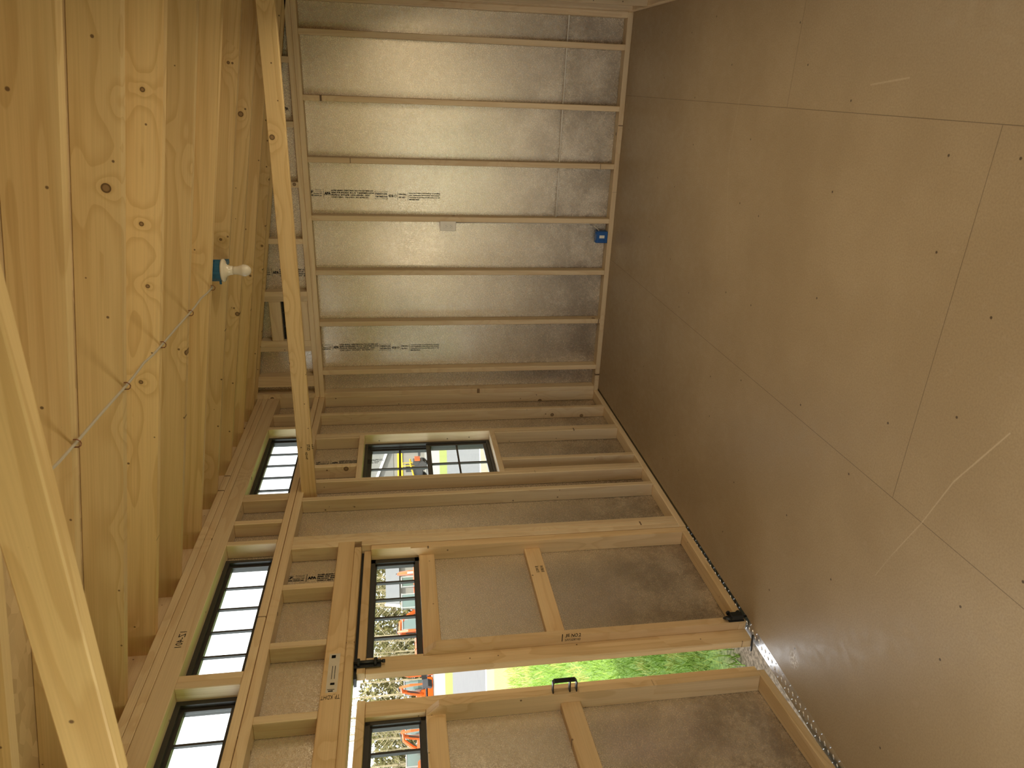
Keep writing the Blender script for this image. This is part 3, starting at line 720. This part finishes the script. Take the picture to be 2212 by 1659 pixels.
# machines
ORANGE = flat('orange_machine_paint', (.50, .085, .006), .35, 0, .5, .03, 3); YELLOW = flat('yellow_machine_paint', (.55, .36, .01), .35, 0, .5, .03, 3)
GREYM = flat('grey_machine_parts', (.04, .04, .04), .5, .3, .5, .05, 3); CABG = flat('cab_panels', (.30, .31, .29), .4, 0, .5, .04, 3)
CABGL = flat('tinted_cab_glass', (.10, .15, .13), .1, 0, .8, .04, 2); WHITEM = flat('white_painted_metal', (.6, .6, .58), .5, 0, .4, .03, 2)
BEIGE = flat('beige_siding', (.20, .185, .155), .7, 0, .3, .05, 2); BROWNW = flat('brown_siding', (.20, .10, .06), .7, 0, .3, .06, 2)
def excavator():
    e = empty('excavator', (0, 0, 0))
    for s in (-1, 1):
        b = MB(); pts = [(-1.0, .0), (-.85, -.0), (.85, 0), (1.0, .0)]
        prof = [(x, z) for x, z in ((-1.15, .25), (-1.0, .06), (-.8, 0), (.8, 0), (1.0, .06), (1.15, .25), (1.0, .44), (.8, .5), (-.8, .5), (-1.0, .44))]
        b.prism([(x, z) for x, z in prof], s*.85-.18, s*.85+.18, 1); b.build('track', GREYM, e)
    b = MB(); b.box((-.7, -.7, .25), (.7, .7, .6)); b.build('undercarriage', GREYM, e)
    b = MB(); b.prism([(-1.25, .65), (.95, .65), (.95, 1.05), (.2, 1.15), (.1, 1.45), (-.9, 1.5), (-1.2, 1.3)], -.85, .1, 1)
    b.prism([(-1.25, .65), (.2, .65), (.2, 1.45), (-.9, 1.5), (-1.2, 1.3)], .1, .85, 1)
    bmesh.ops.bevel(b.bm, geom=b.bm.edges[:], offset=.05, segments=2, affect='EDGES'); b.build('engine_cover', ORANGE, e, rel=False)
    b = MB(); b.prism([(-.15, 1.0), (.95, .70), (1.05, 1.3), (.85, 2.45), (-.2, 2.45)], .12, .9, 1); b.build('cab', CABGL, e)
    b = MB(); b.box((-.28, .08, 2.42), (.95, .94, 2.52), bev=.03)
    for x, y in ((-.2, .12), (-.2, .9), (.88, .12), (.88, .9)): b.box((x-.04, y-.04, .9), (x+.04, y+.04, 2.45))
    b.build('cab_frame', CABG, e)
    b = MB(); b.tube([(.85, -.3, .9), (1.3, -.3, 1.9), (1.9, -.3, 2.65), (2.7, -.3, 2.7)], [.16, .19, .17, .11], 6); b.build('boom', ORANGE, e)
    b = MB(); b.tube([(2.65, -.3, 2.85), (3.0, -.3, 2.0), (3.05, -.3, .95)], [.10, .12, .08], 6); b.build('dipper_arm', ORANGE, e)
    b = MB(); b.prism([(2.75, 1.0), (3.2, .95), (3.3, .5), (3.0, .15), (2.65, .25), (2.85, .55)], -.6, 0.0, 1); b.build('bucket', GREYM, e)
    b = MB(); b.tube([(1.0, -.3, 1.05), (1.75, -.3, 2.2)], .05, 8); b.build('ram', GREYM, e)
    b = MB(); b.tube([(1.9, -.3, 2.9), (2.6, -.3, 2.95)], .045, 8); b.build('ram', GREYM, e)
    b = MB(); b.box((1.35, -.9, .05), (1.45, .9, .5)); b.box((.7, -.5, .15), (1.4, -.4, .3)); b.box((.7, .4, .15), (1.4, .5, .3)); b.build('dozer_blade', ORANGE, e)
    return e
def copy_tree(o, parent=None):
    c = o.copy(); COL.objects.link(c); c.parent = parent
    for ch in [x for x in bpy.data.objects if x.parent == o]: copy_tree(ch, c)
    return c
EX = [((-36.0, 43.0), 2.3, 'orange excavator at the far end of the row, seen through the far door window'),
      ((-37.9, 42.4), 4.0, 'second orange excavator of the row, seen through the middle of the far door window'),
      ((-40.4, 41.1), 5.6, 'excavator with rounded engine cover, third of the row in the far door window'),
      ((-42.2, 40.2), 3.0, 'excavator with pale cab at the near end of the far door window'),
      ((-46.6, 40.2), 5.9, 'excavator with raised boom seen through the gap between the door leaves'),
      ((-51.6, 40.0), 5.9, 'excavator with red-orange boom seen through the near door window'),
      ((-54.0, 39.4), 1.0, 'orange machine at the picture edge in the near door window')]
exp = excavator()
for i, (xy, rz, lab) in enumerate(EX):
    o = exp if i == 0 else copy_tree(exp)
    o.location = (xy[0], xy[1], GZ); o.rotation_euler = (0, 0, rz); tag(o, lab, 'excavator', 'excavators parked across the road')
# open pavilion with white roof edge
pv = empty('pavilion', (-55, 66, GZ), .62, label='pale building with a white roof edge behind the machines', cat='building')
b = MB(); b.box((-2.4, -2, 0), (2.4, 2, 3.0)); b.build('wall', BEIGE, pv, rel=False)
b = MB(); b.prism([(-2.6, 3.0), (2.6, 3.0), (0, 4.7)], -2.7, 2.7, 0); b.build('roof', flat('grey_roofing', (.14, .14, .14), .8, 0, .3, .05, 2), pv, rel=False)
for s in (-1, 1):
    b = MB(); b.tube([(s*2.75, -2.75, 2.95), (s*2.75, 0, 4.75), (s*2.75, 2.75, 2.95)], .16, 4); b.build('barge_board', WHITEM, pv, rel=False)
# building and equipment seen through the tall window
sh = empty('storage_building', (-32.9, 58.5, GZ), .52, label='grey building with white sloping fascia and yellow band seen through the tall window', cat='building')
b = MB(); b.box((-7, -1.2, 0), (7, 4, 3.1)); b.build('wall', BEIGE, sh, rel=False)
b = MB(); b.prism([(-7.2, 3.1), (7.2, 3.1), (7.2, 3.2), (-.9, 6.4), (-7.2, 3.5)], -1.25, 4.2, 1); b.build('gable', flat('grey_gable_siding', (.17, .165, .15), .8, 0, .3, .05, 2), sh, rel=False)
b = MB(); b.prism([(-3.0, 4.90), (2.6, 2.62), (2.6, 2.86), (-3.0, 5.16)], -1.6, -1.25, 1); b.build('barge_board', WHITEM, sh, rel=False)
b = MB(); b.box((-6, -1.30, 2.2), (3.5, -1.2, 2.72)); b.build('yellow_band', YELLOW, sh, rel=False)
b = MB(); b.box((1.0, -1.28, .1), (2.6, -1.2, 2.15)); b.build('door_panel', BROWNW, sh, rel=False)
tr_ = empty('equipment_trailer', (-27.6, 49.6, GZ), .52, label='trailer with a white box body outside the tall window', cat='trailer')
b = MB(); b.box((-.6, -1, .6), (3.2, 1, .8)); b.build('deck', GREYM, tr_, rel=False)
b = MB(); b.box((.1, -.9, .8), (1.6, .9, 2.1), bev=.05); b.build('body', WHITEM, tr_, rel=False)
for x in (.2, 1.1, 2.4):
    for s_y in (-1, 1):
        b = MB(); b.tube([(x, s_y*.75, .35), (x, s_y*1.02, .35)], .35, 18); b.build('wheel', GREYM, tr_, rel=False)
sk = empty('skid_loader', (-30.2, 50.2, GZ), 3.4, label='dark compact loader with yellow tube frame outside the tall window', cat='loader')
b = MB(); b.box((-1.1, -.55, .35), (.9, .55, 1.25), bev=.06); b.build('body', GREYM, sk, rel=False)
b = MB()
for s_y in (-1, 1): b.tube([(-.7, s_y*.5, 1.1), (-.7, s_y*.5, 2.15), (.6, s_y*.5, 2.15), (.7, s_y*.5, 1.1)], .06, 8)
b.tube([(-.7, -.5, 2.15), (-.7, .5, 2.15)], .06, 8); b.tube([(.6, -.5, 2.15), (.6, .5, 2.15)], .06, 8); b.build('roll_frame', YELLOW, sk, rel=False)
b = MB(); b.box((-.6, -.5, 1.1), (-.1, .5, 1.9), bev=.03); b.build('seat_box', GREYM, sk, rel=False)
b = MB(); b.box((-1.3, -.5, .6), (-1.1, .5, 1.1), bev=.02); b.build('radiator_cover', ORANGE, sk, rel=False)
for x in (-.7, .6):
    for s_y in (-1, 1):
        b = MB(); b.tube([(x, s_y*.55, .38), (x, s_y*.85, .38)], .38, 18); b.build('wheel', GREYM, sk, rel=False)
for s_y in (-1, 1):
    b = MB(); b.tube([(-1.0, s_y*.7, 1.5), (1.0, s_y*.7, 1.0), (1.5, s_y*.7, .4)], .08, 6); b.build('lift_arm', YELLOW, sk, rel=False)
b = MB(); b.prism([(1.3, .15), (2.0, .1), (1.6, .7), (1.35, .75)], -.95, .95, 1); b.build('bucket', GREYM, sk, rel=False)
# trees
BARK = flat('pale_bark', (.34, .28, .17), .8, 0, .2, .12, 2)
def leaf_mat():
    t = T('spring_leaves'); n = t.noise(t.pos(), .7, 2); return t.out(t.mix(n, (.075, .08, .024), (.26, .22, .085)), .7, 0, .2)
LEAF = leaf_mat()
def tree(seed, H):
    rg = random.Random(seed); e = empty('tree', (0, 0, 0)); b = MB(); tips = []
    lean = rg.uniform(-.6, .6)
    tr = [(lean*(z/H)**1.5, rg.uniform(-.08, .08), z) for z in [H*k/7 for k in range(8)]]; b.tube(tr, [.15*(1-k/8.5)+.02 for k in range(8)], 6)
    for k in range(26):
        z = rg.uniform(.12, .97)*H; a = rg.uniform(0, 6.28); L_ = rg.uniform(.8, 2.3)*(1.15-z/H); x0_ = lean*(z/H)**1.5
        p = [(x0_, 0, z), (x0_+L_*.5*math.cos(a), L_*.5*math.sin(a), z+.35*L_), (x0_+L_*math.cos(a), L_*math.sin(a), z+.8*L_)]
        b.tube(p, [.045, .03, .012], 4); tips += [p[1], p[2]]
    b.build('trunk', BARK, e)
    bm = bmesh.new()
    for (x, y, z) in tips:
        for _ in range(16):
            c = Vector((x+rg.gauss(0, .35), y+rg.gauss(0, .35), z+rg.gauss(0, .35))); u = Vector([rg.gauss(0, 1) for _ in range(3)]).normalized(); w = u.cross(Vector((rg.random(), rg.random(), 1))).normalized(); q = rg.uniform(.04, .09)
            bm.faces.new([bm.verts.new(c+u*q*i+w*q*j*.6) for i, j in ((-1, 0), (0, -1), (1, 0), (0, 1))])
    me = bpy.data.meshes.new('foliage'); bm.to_mesh(me); bm.free(); link('foliage', me, e, LEAF); return e
protos = [tree(11, 10.5), tree(23, 9.0), tree(37, 8.2)]; used = [False]*3; rg = random.Random(5)
for i in range(84):
    s = rg.uniform(90, 104); al = -55 + i*1.35 + rg.uniform(-.4, .4); p = nv_*s + dv*al; k = i % 3
    if abs(p.x+55) < 7 and abs(p.y-66) < 7: p += nv_*10
    o = protos[k] if not used[k] else copy_tree(protos[k]); used[k] = True
    o.location = (p.x, p.y, GZ); o.rotation_euler = (0, 0, rg.uniform(0, 6.28)); sc = rg.uniform(1.0, 1.35); o.scale = (sc, sc, sc)
    tag(o, 'slender pale-trunked tree with thin leaves in the roadside wood', 'tree', 'trees of the wood across the road')
bm = bmesh.new(); rg = random.Random(9)
for i in range(46000):
    s = rg.uniform(105, 120); al = rg.uniform(-70, 70); p = nv_*s + dv*al; z = GZ + rg.random()**1.2*(9.0+1.6*math.sin(al*.35)); q = rg.uniform(.22, .60)
    u = Vector([rg.gauss(0, 1) for _ in range(3)]).normalized(); w = u.cross(Vector((rg.random(), rg.random(), 1))).normalized(); c = Vector((p.x, p.y, z))
    bm.faces.new([bm.verts.new(c+u*q*i_+w*q*j*.6) for i_, j in ((-1, 0), (0, -1), (1, 0), (0, 1))])
me = bpy.data.meshes.new('undergrowth'); bm.to_mesh(me); bm.free()
tag(link('undergrowth', me, None, LEAF), 'tangled brush between the pale tree trunks', 'undergrowth', None, 'stuff')
for o in list(bpy.data.objects):      # shapes that are empties only for grouping keep their children; nothing else to tidy
    if o.type == 'MESH' and not o.data.polygons: bpy.data.objects.remove(o)
